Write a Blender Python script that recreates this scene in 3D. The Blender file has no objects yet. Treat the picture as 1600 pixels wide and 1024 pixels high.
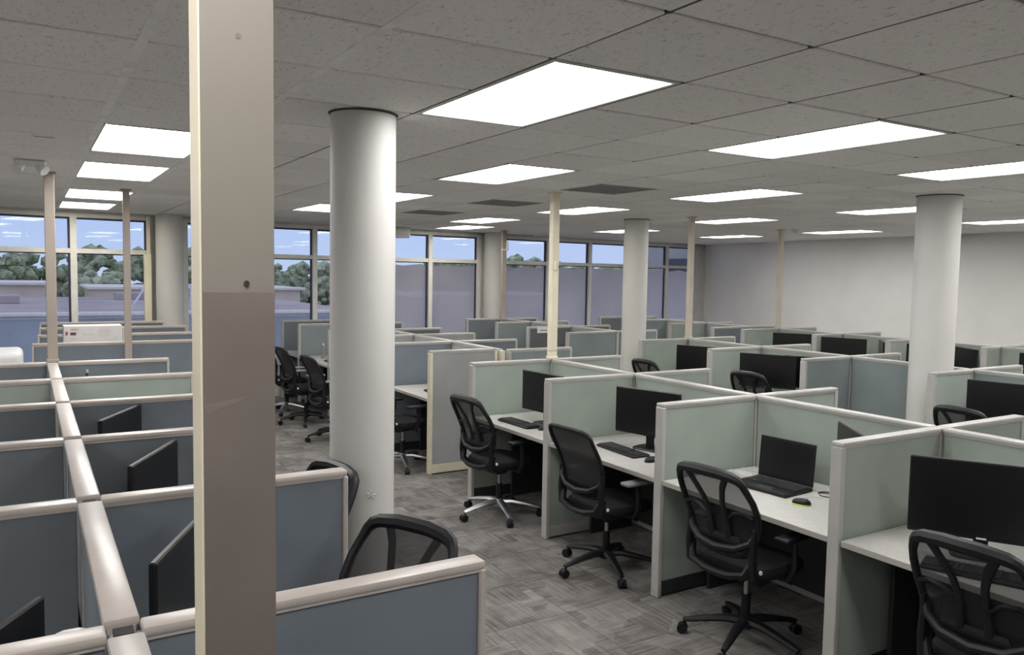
import bpy, bmesh, math, random
from mathutils import Vector, Matrix
random.seed(7)
D2R = math.radians
scene = bpy.context.scene
COL = scene.collection
ORD = ['first', 'second', 'third', 'fourth', 'fifth', 'sixth', 'seventh', 'eighth', 'ninth']

# ------------------------------------------------------------------ camera
CZ = 2.0
cam_d = bpy.data.cameras.new('camera')
cam = bpy.data.objects.new('camera', cam_d)
COL.objects.link(cam)
scene.camera = cam
cam_d.sensor_fit = 'HORIZONTAL'
cam_d.sensor_width = 36.0
cam_d.lens = 1246.8 / 1600 * 36.0
cam_d.clip_start = 0.05
cam_d.clip_end = 1000


def cam_axes(yaw, pitch, roll):
    f = Vector((math.sin(yaw), math.cos(yaw), 0)); r = Vector((math.cos(yaw), -math.sin(yaw), 0)); u = Vector((0, 0, 1))
    f2 = f * math.cos(pitch) + u * math.sin(pitch); u2 = u * math.cos(pitch) - f * math.sin(pitch)
    return r * math.cos(roll) + u2 * math.sin(roll), u2 * math.cos(roll) - r * math.sin(roll), f2


CR, CU, CF = cam_axes(.5467, -.0671, .0163)
mw = Matrix((CR, CU, -CF)).transposed().to_4x4()
mw.translation = (0, 0, CZ)
cam.matrix_world = mw

# ------------------------------------------------------------------ world, exposure
scene.view_settings.view_transform = 'Standard'
scene.view_settings.look = 'None'
scene.view_settings.gamma = 1
scene.view_settings.use_curve_mapping = False
scene.view_settings.exposure = 0.34
LAMP = 11.5
w = bpy.data.worlds.new('dusk_sky')
scene.world = w
w.use_nodes = True
nt = w.node_tree
nt.nodes.clear()
o = nt.nodes.new('ShaderNodeOutputWorld'); bg = nt.nodes.new('ShaderNodeBackground')
tc = nt.nodes.new('ShaderNodeTexCoord'); sp = nt.nodes.new('ShaderNodeSeparateXYZ'); rp = nt.nodes.new('ShaderNodeValToRGB')
nz = nt.nodes.new('ShaderNodeTexNoise'); nz.inputs['Scale'].default_value = 2.2; nz.inputs['Detail'].default_value = 4
mp = nt.nodes.new('ShaderNodeMapping'); mp.inputs['Scale'].default_value = (1, 1, 4)
mx = nt.nodes.new('ShaderNodeMix'); mx.data_type = 'RGBA'; mx.inputs['Factor'].default_value = .1
nt.links.new(tc.outputs['Generated'], sp.inputs[0]); nt.links.new(sp.outputs['Z'], rp.inputs[0])
nt.links.new(tc.outputs['Generated'], mp.inputs[0]); nt.links.new(mp.outputs[0], nz.inputs['Vector'])
el = rp.color_ramp.elements
el[0].position = 0.0; el[0].color = (.43, .54, .77, 1)
el[1].position = 0.6; el[1].color = (.44, .50, .70, 1)
e = el.new(.09); e.color = (.35, .48, .81, 1)
nt.links.new(rp.outputs[0], mx.inputs['A']); nt.links.new(nz.outputs['Fac'], mx.inputs['B'])
nt.links.new(mx.outputs['Result'], bg.inputs['Color']); bg.inputs['Strength'].default_value = 1.0
nt.links.new(bg.outputs[0], o.inputs[0])

# ------------------------------------------------------------------ materials
MATS = {}


def base_mat(name):
    m = bpy.data.materials.new(name)
    m.use_nodes = True
    MATS[name] = m
    return m, m.node_tree, m.node_tree.nodes['Principled BSDF']


def mat(name, col, rough=.5, metal=0, var=.06, scale=8, bump=0, bscale=200, spec=.5, stretch=None):
    m, t, b = base_mat(name)
    N = t.nodes; L = t.links
    tc = N.new('ShaderNodeTexCoord'); src = tc.outputs['Object']
    if stretch:
        mp = N.new('ShaderNodeMapping'); mp.inputs['Scale'].default_value = stretch
        L.new(src, mp.inputs[0]); src = mp.outputs[0]
    n = N.new('ShaderNodeTexNoise'); n.inputs['Scale'].default_value = scale; n.inputs['Detail'].default_value = 5
    L.new(src, n.inputs['Vector'])
    r = N.new('ShaderNodeValToRGB')
    a = [max(0, c * (1 - var * 2)) for c in col]; z = [min(1, c * (1 + var * 2)) for c in col]
    r.color_ramp.elements[0].position = .3; r.color_ramp.elements[1].position = .7
    r.color_ramp.elements[0].color = (*a, 1); r.color_ramp.elements[1].color = (*z, 1)
    L.new(n.outputs['Fac'], r.inputs[0]); L.new(r.outputs[0], b.inputs['Base Color'])
    b.inputs['Roughness'].default_value = rough; b.inputs['Metallic'].default_value = metal
    b.inputs['Specular IOR Level'].default_value = spec
    if bump:
        n2 = N.new('ShaderNodeTexNoise'); n2.inputs['Scale'].default_value = bscale; n2.inputs['Detail'].default_value = 3
        L.new(src, n2.inputs['Vector'])
        bp = N.new('ShaderNodeBump'); bp.inputs['Strength'].default_value = bump; bp.inputs['Distance'].default_value = .01
        L.new(n2.outputs['Fac'], bp.inputs['Height']); L.new(bp.outputs[0], b.inputs['Normal'])
    return m


fab = dict(rough=.95, var=.035, scale=3, bump=.15, bscale=420, spec=.15)
mat('fabric_green', (0.304, 0.345, 0.308), **fab)
mat('fabric_blue', (0.193, 0.219, 0.252), **fab)
mat('fabric_slate', (0.162, 0.182, 0.198), **fab)
mat('fabric_gray', (0.316, 0.316, 0.316), **fab)
mat('fabric_teal', (0.216, 0.252, 0.257), **fab)
mat('fabric_dark', (0.135, 0.144, 0.149), **fab)
mat('cap_warm', (0.502, 0.451, 0.414), .32, var=.03)
mat('cap_cool', (0.414, 0.405, 0.387), .35, var=.03)
mat('cream_rail', (0.644, 0.598, 0.460), .45, var=.03)
mat('joint_dark', (.03, .025, .025), .8)
mat('desk_top', (0.468, 0.459, 0.432), .42, var=.03, scale=30)
mat('desk_edge', (0.378, 0.360, 0.324), .5, var=.02)
mat('dark_steel', (.03, .03, .032), .55)
mat('black_plastic', (0.008, 0.008, 0.010), .45, spec=.35)
mat('black_fabric', (.012, .012, .014), .9, bump=.3, bscale=500, spec=.2)
mat('screen', (.006, .006, .007), .28, var=.0)
mat('key_black', (.04, .04, .044), .45)
mat('chrome', (.48, .48, .50), .38, metal=1, var=.02)
mat('grey_plastic', (.22, .22, .23), .45)
mat('white_paint', (0.572, 0.563, 0.540), .55, var=.02, scale=2, bump=.05, bscale=60)
mat('wall_white', (.87, .85, .82), .8, var=.02, scale=1.2, bump=.05, bscale=90)
mat('trim_white', (.58, .58, .55), .5, var=.03)
mat('window_frame', (.74, .73, .70), .4, var=.03)
mat('gasket', (.04, .04, .08), .6)
mat('pole_cream', (0.779, 0.712, 0.551), .42, var=.03, scale=5)  # cream poles, and the lit side face of the near post
mat('pole_taupe', (0.370, 0.317, 0.273), .5, var=.03, scale=4)
mat('pole_beige', (0.248, 0.224, 0.194), .45, var=.02, scale=4)
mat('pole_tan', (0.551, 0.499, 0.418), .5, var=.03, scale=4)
mat('pole_sleeve', (0.184, 0.156, 0.138), .5, var=.06, scale=6)
mat('stain', (.185, .15, .13), .7, var=.2)
mat('grid_shadow_gray', (.06, .058, .055), .7)  # shadow lines of the tile gaps put into the tee colour
mat('tee_gray', (.95, .91, .885), .6)
mat('vent_gray', (.34, .33, .32), .7)
mat('white_plastic', (.74, .74, .73), .4, var=.02)
mat('cardboard_white', (.72, .70, .68), .7, var=.03)
mat('print_red', (.42, .10, .11), .8)
mat('print_dark', (.12, .07, .07), .8)
mat('print_pink', (.62, .46, .45), .8)
mat('mouse_yellow', (.62, .72, .05), .4)
mat('logo_white', (.7, .7, .7), .4)
mat('cable_white', (.6, .6, .58), .5)
mat('cable_black', (.01, .01, .01), .5)
# outside; leaf colours paled, distance haze put into them
mat('tree_leaf', (.36, .40, .25), .9, var=.35, scale=1.2)
mat('tree_leaf_pale', (.45, .48, .32), .9, var=.3, scale=1.0)
mat('trunk', (.08, .06, .05), .9)
mat('roof_gray', (.47, .40, .39), .9, var=.12, scale=.3)
mat('wall_lavender', (.40, .42, .46), .9, var=.1, scale=.6)
mat('wall_beige', (.75, .62, .50), .9, var=.06, scale=.5)
mat('roof_white', (.85, .78, .70), .8, var=.04)
mat('asphalt', (.38, .34, .33), .9, var=.15, scale=.15)
mat('rail_white', (.75, .75, .80), .5)
mat('wall_outside_gray', (.42, .39, .38), .9, var=.08, scale=.4)
mat('dark_glass', (.06, .06, .08), .2)


def ceiling_mat():
    m, t, b = base_mat('ceiling_tile')
    N = t.nodes; L = t.links
    tc = N.new('ShaderNodeTexCoord'); oi = N.new('ShaderNodeObjectInfo')
    ad = N.new('ShaderNodeVectorMath'); ad.operation = 'ADD'
    L.new(tc.outputs['Object'], ad.inputs[0]); L.new(oi.outputs['Location'], ad.inputs[1])
    mp = N.new('ShaderNodeMapping'); mp.inputs['Scale'].default_value = (1, .45, 1); L.new(ad.outputs[0], mp.inputs[0])
    n = N.new('ShaderNodeTexNoise'); n.inputs['Scale'].default_value = 75; n.inputs['Detail'].default_value = 3; n.inputs['Distortion'].default_value = 1.2
    L.new(mp.outputs[0], n.inputs['Vector'])
    r = N.new('ShaderNodeValToRGB')
    r.color_ramp.elements[0].position = .30; r.color_ramp.elements[0].color = (.66, .63, .605, 1)
    r.color_ramp.elements[1].position = .42; r.color_ramp.elements[1].color = (.93, .91, .89, 1)
    L.new(n.outputs['Fac'], r.inputs[0])
    hs = N.new('ShaderNodeHueSaturation'); mr = N.new('ShaderNodeMapRange')
    mr.inputs['To Min'].default_value = .94; mr.inputs['To Max'].default_value = 1.05
    L.new(oi.outputs['Random'], mr.inputs[0]); L.new(mr.outputs[0], hs.inputs['Value']); L.new(r.outputs[0], hs.inputs['Color'])
    L.new(hs.outputs[0], b.inputs['Base Color']); b.inputs['Roughness'].default_value = .95; b.inputs['Specular IOR Level'].default_value = .1
    bp = N.new('ShaderNodeBump'); bp.inputs['Strength'].default_value = .5; bp.inputs['Distance'].default_value = .006
    L.new(n.outputs['Fac'], bp.inputs['Height']); L.new(bp.outputs[0], b.inputs['Normal'])


def carpet_mat():
    m, t, b = base_mat('carpet')
    N = t.nodes; L = t.links
    tc = N.new('ShaderNodeTexCoord'); oi = N.new('ShaderNodeObjectInfo')
    ml = N.new('ShaderNodeVectorMath'); ml.operation = 'MULTIPLY_ADD'; ml.inputs[1].default_value = (1, 1, 1)
    cb = N.new('ShaderNodeCombineXYZ')
    m7 = N.new('ShaderNodeMath'); m7.operation = 'MULTIPLY'; m7.inputs[1].default_value = 37
    L.new(oi.outputs['Random'], m7.inputs[0]); L.new(m7.outputs[0], cb.inputs[0]); L.new(m7.outputs[0], cb.inputs[1])
    L.new(tc.outputs['Object'], ml.inputs[0]); L.new(cb.outputs[0], ml.inputs[2])
    cols = []
    for sc, det in (((3, 62, 1), 3), ((62, 3, 1), 3), ((4.5, 4.5, 1), 1), ((7, 7, 1), 4), ((300, 300, 1), 1)):
        mp = N.new('ShaderNodeMapping'); mp.inputs['Scale'].default_value = sc; L.new(ml.outputs[0], mp.inputs[0])
        if det == 1 and sc[0] < 10:
            n = N.new('ShaderNodeTexVoronoi'); n.distance = 'CHEBYCHEV'; n.inputs['Scale'].default_value = 1; n.inputs['Randomness'].default_value = .9
            L.new(mp.outputs[0], n.inputs['Vector'])
            sp = N.new('ShaderNodeSeparateColor'); L.new(n.outputs['Color'], sp.inputs[0]); cols.append(sp.outputs[0]); tone = sp.outputs[1]
        else:
            n = N.new('ShaderNodeTexNoise'); n.inputs['Scale'].default_value = 1; n.inputs['Detail'].default_value = det
            L.new(mp.outputs[0], n.inputs['Vector']); cols.append(n.outputs['Fac'])
    gt = N.new('ShaderNodeMath'); gt.operation = 'GREATER_THAN'; gt.inputs[1].default_value = .5; L.new(cols[2], gt.inputs[0])
    mxs = N.new('ShaderNodeMix'); L.new(gt.outputs[0], mxs.inputs[0]); L.new(cols[0], mxs.inputs[2]); L.new(cols[1], mxs.inputs[3])

    def madd(a, k, c=None):
        q = N.new('ShaderNodeMath'); q.operation = 'MULTIPLY_ADD'; q.inputs[1].default_value = k; q.inputs[2].default_value = 0
        L.new(a, q.inputs[0])
        if c: L.new(c, q.inputs[2])
        return q.outputs[0]
    acc = madd(mxs.outputs[0], .42); acc = madd(cols[3], .30, acc); acc = madd(tone, .12, acc); acc = madd(cols[4], .12, acc)
    cols = [None, None, cols[4]]
    class _A: outputs = [acc]
    a3 = _A
    r = N.new('ShaderNodeValToRGB')
    r.color_ramp.elements[0].position = .34; r.color_ramp.elements[0].color = (.095, .088, .084, 1)
    r.color_ramp.elements[1].position = .64; r.color_ramp.elements[1].color = (.285, .268, .252, 1)
    L.new(a3.outputs[0], r.inputs[0])
    hs = N.new('ShaderNodeHueSaturation'); mr = N.new('ShaderNodeMapRange')
    mr.inputs['To Min'].default_value = .95; mr.inputs['To Max'].default_value = 1.05
    L.new(oi.outputs['Random'], mr.inputs[0]); L.new(mr.outputs[0], hs.inputs['Value']); L.new(r.outputs[0], hs.inputs['Color'])
    L.new(hs.outputs[0], b.inputs['Base Color']); b.inputs['Roughness'].default_value = 1; b.inputs['Specular IOR Level'].default_value = .05
    bp = N.new('ShaderNodeBump'); bp.inputs['Strength'].default_value = .3; bp.inputs['Distance'].default_value = .004
    L.new(cols[2], bp.inputs['Height']); L.new(bp.outputs[0], b.inputs['Normal'])


def lamp_mat(name, col, strength):
    m = bpy.data.materials.new(name); m.use_nodes = True; MATS[name] = m
    t = m.node_tree; N = t.nodes; L = t.links; N.clear()
    o = N.new('ShaderNodeOutputMaterial'); e = N.new('ShaderNodeEmission')
    tc = N.new('ShaderNodeTexCoord'); sp = N.new('ShaderNodeSeparateXYZ'); L.new(tc.outputs['Object'], sp.inputs[0])
    # two long tubes behind the lens: brighter along two lines, dimmer along the middle and the edges
    ab = N.new('ShaderNodeMath'); ab.operation = 'ABSOLUTE'; L.new(sp.outputs['X'], ab.inputs[0])
    r = N.new('ShaderNodeValToRGB'); el = r.color_ramp.elements
    mr = N.new('ShaderNodeMapRange'); mr.inputs['From Max'].default_value = .29; L.new(ab.outputs[0], mr.inputs[0]); L.new(mr.outputs[0], r.inputs[0])
    el[0].position = 0; el[0].color = (.62, .62, .62, 1); el[1].position = 1; el[1].color = (.7, .7, .7, 1)
    e1 = el.new(.5); e1.color = (1.2, 1.2, 1.2, 1)
    mu = N.new('ShaderNodeMath'); mu.operation = 'MULTIPLY'; mu.inputs[1].default_value = strength
    L.new(r.outputs[0], mu.inputs[0]); L.new(mu.outputs[0], e.inputs['Strength']); e.inputs['Color'].default_value = (*col, 1)
    L.new(e.outputs[0], o.inputs[0])


def glass_mat():
    m = bpy.data.materials.new('window_glass'); m.use_nodes = True; MATS['window_glass'] = m
    t = m.node_tree; N = t.nodes; L = t.links; N.clear()
    o = N.new('ShaderNodeOutputMaterial'); tr = N.new('ShaderNodeBsdfTransparent'); gl = N.new('ShaderNodeBsdfGlossy')
    gl.inputs['Roughness'].default_value = .02; tr.inputs['Color'].default_value = (.97, .975, .985, 1)
    fr = N.new('ShaderNodeFresnel'); fr.inputs['IOR'].default_value = 1.5
    ge = N.new('ShaderNodeNewGeometry'); su = N.new('ShaderNodeMath'); su.operation = 'SUBTRACT'; su.inputs[0].default_value = 1
    L.new(ge.outputs['Backfacing'], su.inputs[1]); mu = N.new('ShaderNodeMath'); mu.operation = 'MULTIPLY'; L.new(fr.outputs[0], mu.inputs[0]); L.new(su.outputs[0], mu.inputs[1])
    mx = N.new('ShaderNodeMixShader'); L.new(mu.outputs[0], mx.inputs[0]); L.new(tr.outputs[0], mx.inputs[1]); L.new(gl.outputs[0], mx.inputs[2])
    L.new(mx.outputs[0], o.inputs[0])


def film_mat():
    m = bpy.data.materials.new('privacy_film'); m.use_nodes = True; MATS['privacy_film'] = m
    t = m.node_tree; N = t.nodes; L = t.links; N.clear()
    o = N.new('ShaderNodeOutputMaterial'); d = N.new('ShaderNodeBsdfDiffuse'); tl = N.new('ShaderNodeBsdfTranslucent'); tr = N.new('ShaderNodeBsdfTransparent')
    tc = N.new('ShaderNodeTexCoord'); n = N.new('ShaderNodeTexNoise'); n.inputs['Scale'].default_value = .9; n.inputs['Detail'].default_value = 3
    L.new(tc.outputs['Object'], n.inputs['Vector'])
    r = N.new('ShaderNodeValToRGB'); r.color_ramp.elements[0].color = (.90, .80, .80, 1); r.color_ramp.elements[1].color = (.97, .88, .84, 1)
    r.color_ramp.elements[0].position = .35; r.color_ramp.elements[1].position = .65
    L.new(n.outputs['Fac'], r.inputs[0]); L.new(r.outputs[0], tl.inputs[0]); L.new(r.outputs[0], d.inputs[0])
    a = N.new('ShaderNodeMixShader'); a.inputs[0].default_value = .78; L.new(d.outputs[0], a.inputs[1]); L.new(tl.outputs[0], a.inputs[2])
    b = N.new('ShaderNodeMixShader'); b.inputs[0].default_value = .12; L.new(a.outputs[0], b.inputs[1]); L.new(tr.outputs[0], b.inputs[2])
    L.new(b.outputs[0], o.inputs[0])


def mesh_mat(name, alpha):
    m = bpy.data.materials.new(name); m.use_nodes = True; MATS[name] = m
    t = m.node_tree; N = t.nodes; L = t.links
    b = N['Principled BSDF']; o = N['Material Output']
    b.inputs['Base Color'].default_value = (.02, .02, .022, 1); b.inputs['Roughness'].default_value = .8
    tr = N.new('ShaderNodeBsdfTransparent'); mx = N.new('ShaderNodeMixShader'); mx.inputs[0].default_value = alpha
    L.new(tr.outputs[0], mx.inputs[1]); L.new(b.outputs[0], mx.inputs[2]); L.new(mx.outputs[0], o.inputs[0])


ceiling_mat(); carpet_mat(); glass_mat(); film_mat()
mesh_mat('chair_mesh', .80); mesh_mat('chair_mesh_dense', .97)
lamp_mat('lamp_white', (1, .985, .965), LAMP)
lamp_mat('lamp_warm', (1, .95, .80), LAMP * .8)
m, t, b = base_mat('plastic_bag')
b.inputs['Base Color'].default_value = (.8, .8, .8, 1); b.inputs['Roughness'].default_value = .2; b.inputs['Alpha'].default_value = .45

# ------------------------------------------------------------------ mesh helpers
_mesh_cache = {}


class MB:
    def __init__(self): self.bm = bmesh.new()

    def box(self, c, s, bev=0, rot=None, seg=1):
        r = bmesh.ops.create_cube(self.bm, size=1)
        vs = r['verts']
        M = Matrix.Translation(Vector(c)) @ (rot.to_4x4() if rot else Matrix.Identity(4)) @ Matrix.Diagonal((*s, 1))
        bmesh.ops.transform(self.bm, matrix=M, verts=vs)
        if bev:
            es = list({e for v in vs for e in v.link_edges})
            bmesh.ops.bevel(self.bm, geom=es, offset=bev, segments=seg, affect='EDGES', profile=.5)
        return self

    def cyl(self, a, b, r0, r1=None, n=12, caps=True):
        r1 = r0 if r1 is None else r1
        a = Vector(a); b = Vector(b); d = b - a
        r = bmesh.ops.create_cone(self.bm, cap_ends=caps, segments=n, radius1=r0, radius2=r1, depth=d.length)
        M = Matrix.Translation((a + b) / 2) @ d.to_track_quat('Z', 'Y').to_matrix().to_4x4()
        bmesh.ops.transform(self.bm, matrix=M, verts=r['verts'])
        return self

    def tube(self, pts, rad, n=8, closed=False, flat=1.0):
        pts = [Vector(p) for p in pts]; N = len(pts)
        rads = rad if isinstance(rad, (list, tuple)) else [rad] * N
        rings = []; up = None
        for i, p in enumerate(pts):
            t = (pts[(i + 1) % N] - pts[i - 1]) if closed else (pts[min(i + 1, N - 1)] - pts[max(i - 1, 0)])
            t.normalize()
            if up is None:
                up = Vector((0, 0, 1)) if abs(t.z) < .9 else Vector((1, 0, 0))
            x = t.cross(up)
            if x.length < 1e-4: x = t.cross(Vector((0, 1, .3)))
            x.normalize(); up = x.cross(t).normalized()
            rings.append([self.bm.verts.new(p + x * math.cos(k / n * 2 * math.pi) * rads[i] + up * math.sin(k / n * 2 * math.pi) * rads[i] * flat) for k in range(n)])
        M = N if closed else N - 1
        for i in range(M):
            A = rings[i]; B = rings[(i + 1) % N]; off = 0
            if closed and i == N - 1:
                off = min(range(n), key=lambda q: (A[0].co - B[q].co).length)
            for k in range(n):
                self.bm.faces.new((A[k], A[(k + 1) % n], B[(k + 1 + off) % n], B[(k + off) % n]))
        if not closed:
            self.bm.faces.new(rings[0][::-1]); self.bm.faces.new(rings[-1])
        return self

    def loft(self, rings, cap=True):
        R = [[self.bm.verts.new(p) for p in ring] for ring in rings]; n = len(R[0])
        for A, B in zip(R, R[1:]):
            for k in range(n):
                self.bm.faces.new((A[k], A[(k + 1) % n], B[(k + 1) % n], B[k]))
        if cap:
            self.bm.faces.new(R[0][::-1]); self.bm.faces.new(R[-1])
        return self

    def grid(self, rows):
        R = [[self.bm.verts.new(p) for p in r] for r in rows]
        for A, B in zip(R, R[1:]):
            for k in range(len(A) - 1):
                self.bm.faces.new((A[k], A[k + 1], B[k + 1], B[k]))
        return self

    def blob(self, c, r, sub=2, jit=0, rnd=None, flat=1):
        q = bmesh.ops.create_icosphere(self.bm, subdivisions=sub, radius=1)
        for v in q['verts']:
            k = 1 + (rnd.uniform(-jit, jit) if rnd else 0)
            v.co = Vector((v.co.x * r * k, v.co.y * r * k, v.co.z * r * k * flat)) + Vector(c)
        return self

    def mesh(self, name, material, smooth=False):
        me = bpy.data.meshes.new(name)
        bmesh.ops.recalc_face_normals(self.bm, faces=self.bm.faces)
        self.bm.to_mesh(me); self.bm.free()
        if isinstance(material, str): material = [material]
        for x in material: me.materials.append(MATS[x])
        if smooth:
            me.shade_smooth()
            try: me.set_sharp_from_angle(angle=D2R(40))
            except Exception: pass
        return me


def put(name, me, parent=None, loc=(0, 0, 0), rz=0, kind=None, label=None):
    o = bpy.data.objects.new(name, me)
    COL.objects.link(o)
    o.location = loc; o.rotation_euler = (0, 0, rz)
    if parent: o.parent = parent
    if kind: o['kind'] = kind
    if label: o['label'] = label
    return o


def obj(name, mb, material, parent=None, loc=(0, 0, 0), rz=0, smooth=False, kind=None, label=None):
    return put(name, mb.mesh(name, material, smooth), parent, loc, rz, kind, label)


def tag(o, label, cat, group=None):
    o['label'] = label; o['category'] = cat
    if group: o['group'] = group
    return o


def thing(name, label, cat, loc=(0, 0, 0), rz=0, group=None):
    o = bpy.data.objects.new(name, None); COL.objects.link(o)
    o.empty_display_size = .1
    o.location = loc; o.rotation_euler = (0, 0, rz)
    return tag(o, label, cat, group)


def struct(name, mb, material, smooth=False):
    o = obj(name, mb, material, smooth=smooth); o['kind'] = 'structure'
    return o


def dup(root, loc, rz, label, group=None):
    r = root.copy(); COL.objects.link(r); r.location = loc; r.rotation_euler = (0, 0, rz)
    r['label'] = label
    if group: r['group'] = group
    for ch in list(root.children):
        c = ch.copy(); COL.objects.link(c); c.parent = r
        for g in list(ch.children):
            d = g.copy(); COL.objects.link(d); d.parent = c
    return r


def boxmesh(name, s, material, bev=0, seg=1):
    key = (name, tuple(round(x, 4) for x in s), material if isinstance(material, str) else tuple(material), bev, seg)
    if key not in _mesh_cache:
        _mesh_cache[key] = MB().box((0, 0, 0), s, bev, seg=seg).mesh(name, material, seg > 1)
    return _mesh_cache[key]


# ------------------------------------------------------------------ room shell
CEIL = 2.757


def wall_y(x): return 12.3 + .115 * x      # inner face of the window wall


WA = math.atan(.115); WC = math.cos(WA)
xr0, yr0, xr1, yr1 = 13.74, 13.88, 11.6, -3.2  # inner face of the right wall

fl = MB().box((4, 5.5, -.052), (26, 22, .1)); floor = struct('floor', fl, 'carpet')
ct = MB().box((0, 0, -.001), (.497, .497, .003)).mesh('carpet_tile', 'carpet')
n = 0
tiles = []
for i in range(-1, 24):
    for j in range(0, 27):
        x = .95 + .5 * i; y = 1.0 + .5 * j
        aisle = (x < 4.2 and y < 12.4) or (4.9 < x < 6.6 and y < 12.5) or (6 < y < 7.2 and x < 7) or (x < 6 and y > 6 and y < 9)
        if aisle: tiles.append((x, y, i, j))
tiles.sort(key=lambda t: t[0] ** 2 + t[1] ** 2)
for x, y, i, j in tiles[:290]:
    put('carpet_tile', ct, floor, (x, y, 0), (math.pi / 2) * ((i + j) % 2))

struct('wall_left', MB().box((-6.1, 4.5, 1.4), (.2, 17, 2.95)), 'wall_white')
struct('wall_near', MB().box((3.0, -3.3, 1.4), (18.4, .2, 2.95)), 'wall_white')
rw = MB(); dx, dy = xr1 - xr0, yr1 - yr0; ln = math.hypot(dx, dy); ang = math.atan2(dy, dx)
nx, ny = -dy / ln, dx / ln
if nx < 0: nx, ny = -nx, -ny
rw.box(((xr0 + xr1) / 2 + nx * .1, (yr0 + yr1) / 2 + ny * .1, 1.4), (ln + .2, .2, 2.95), rot=Matrix.Rotation(ang, 3, 'Z'))
struct('wall_right', rw, 'wall_white')


def wall_piece(mb, x0, x1, z0, z1, d0, d1):
    """box in the plane of the window wall; d = offset outwards from the inner face"""
    xm = (x0 + x1) / 2; L = (x1 - x0) / WC; dm = (d0 + d1) / 2
    c = Vector((xm - math.sin(WA) * dm, wall_y(xm) + math.cos(WA) * dm, (z0 + z1) / 2))
    mb.box(c, (L, d1 - d0, z1 - z0), rot=Matrix.Rotation(WA, 3, 'Z'))
    return mb


SILL, HEAD, TRAN = .62, 2.72, 2.22
bw = MB()
wall_piece(bw, -6.2, 13.95, -.05, SILL, 0, .2)
wall_piece(bw, -6.2, 13.95, HEAD, 2.88, 0, .2)
wall_piece(bw, 1.55, 1.96, SILL, HEAD, .03, .2)
wall_piece(bw, 7.28, 7.77, SILL, HEAD, .03, .2)
wall_piece(bw, -6.2, -5.4, SILL, HEAD, 0, .2)
wall_piece(bw, 13.76, 13.95, SILL, HEAD, 0, .2)
struct('wall_back', bw, 'trim_white')


def make_window(name, muls, film_from):
    fr = MB()
    x0, x1 = muls[0], muls[-1]
    wall_piece(fr, x0, x1, HEAD - .05, HEAD, -.01, .09); wall_piece(fr, x0, x1, SILL, SILL + .06, -.01, .09)
    root = struct(name, fr, 'window_frame')
    for i, x in enumerate(muls):
        hw = .04
        obj('mullion', wall_piece(MB(), x - hw, x + hw, SILL, HEAD, -.02, .09), 'window_frame', root)
        if i: obj('gasket', wall_piece(MB(), x - hw - .02, x - hw, SILL + .06, HEAD - .05, .02, .05), 'gasket', root)
    for a, b in zip(muls, muls[1:]):
        obj('transom', wall_piece(MB(), a + .04, b - .04, TRAN - .035, TRAN + .03, -.012, .09), 'window_frame', root)
        obj('gasket', wall_piece(MB(), a + .04, b - .04, TRAN - .05, TRAN - .035, .02, .05), 'gasket', root)
        obj('gasket', wall_piece(MB(), a + .04, b - .04, HEAD - .075, HEAD - .05, .02, .05), 'gasket', root)
        obj('glass_pane', wall_piece(MB(), a + .04, b - .04, SILL + .06, TRAN - .05, .05, .056), 'window_glass', root)
        obj('glass_pane', wall_piece(MB(), a + .04, b - .04, TRAN + .03, HEAD - .075, .05, .056), 'window_glass', root)
        if film_from is not None and a >= film_from - .01:
            # privacy film on the outer side of the lower pane, its top edge a little wavy
            rows = []; nseg = 14; rnd = random.Random(int(a * 100)); ph = rnd.uniform(0, 6)
            for v in range(2):
                row = []
                for k in range(nseg + 1):
                    x = a + .04 + (b - a - .08) * k / nseg
                    z = SILL + .06 if v == 0 else TRAN - .085 + .012 * math.sin(k * .9 + ph) - rnd.uniform(0, .01)
                    row.append(Vector((x - math.sin(WA) * .07, wall_y(x) + WC * .07, z)))
                rows.append(row)
            obj('privacy_film', MB().grid(rows), 'privacy_film', root)


make_window('window_1', [-5.35, -4.4, -3.42, -2.44, -1.45, -.45, .55, 1.51], None)
make_window('window_2', [1.99, 2.98, 4.0, 5.09, 6.18, 7.24], 5.09)
make_window('window_3', [7.80, 8.93, 10.07, 11.2, 12.45, 13.72], 7.8)

# corner duct and trim strips
tb = MB(); wall_piece(tb, 13.35, 13.72, .1, 2.75, -.06, 0); struct('trim_1', tb, 'trim_white')
tb = MB(); tb.box((1.47, 12.36, 1.10), (.10, .09, 2.2), .01).box((1.49, 12.38, 2.45), (.05, .06, .55), .01); struct('trim_2', tb, 'pole_cream')
bb = MB(); bb.box(((xr0 + xr1) / 2 - nx * .01, (yr0 + yr1) / 2 - ny * .01, .05), (ln - .5, .02, .1), rot=Matrix.Rotation(ang, 3, 'Z')); struct('baseboard_right', bb, 'dark_steel')

# ------------------------------------------------------------------ ceiling
struct_c = MB().box((4, 5.5, CEIL + .085), (21, 20, .06)); ceiling = struct('ceiling', struct_c, 'grid_shadow_gray')
GX, GY, PX, PY = .347, 1.782, .625, .596
lights = [(2, 1), (5, 1), (8, 1), (11, 1), (0, 5), (4, 5), (8, 5), (12, 5), (16, 5), (0, 8), (4, 9), (8, 9), (12, 9), (17, 10), (0, 12), (4, 12), (8, 13), (13, 14), (17, 14),
          (0, 15), (9, 16), (-4, 1), (-4, 5), (-4, 9), (-8, 1), (-8, 5), (-5, -3),  (-1, -3), (3, -3), (7, -3), (11, -3), (15, -3), (14, 1), (17, 1)]  # the last ones are unseen, added to brighten post, panels and right wall
vents = [(6, 6), (6, 9), (6, 12)]
busy = set()
for i, j in lights: busy |= {(i, j), (i, j + 1)}
for v in vents: busy.add(v)


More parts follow.
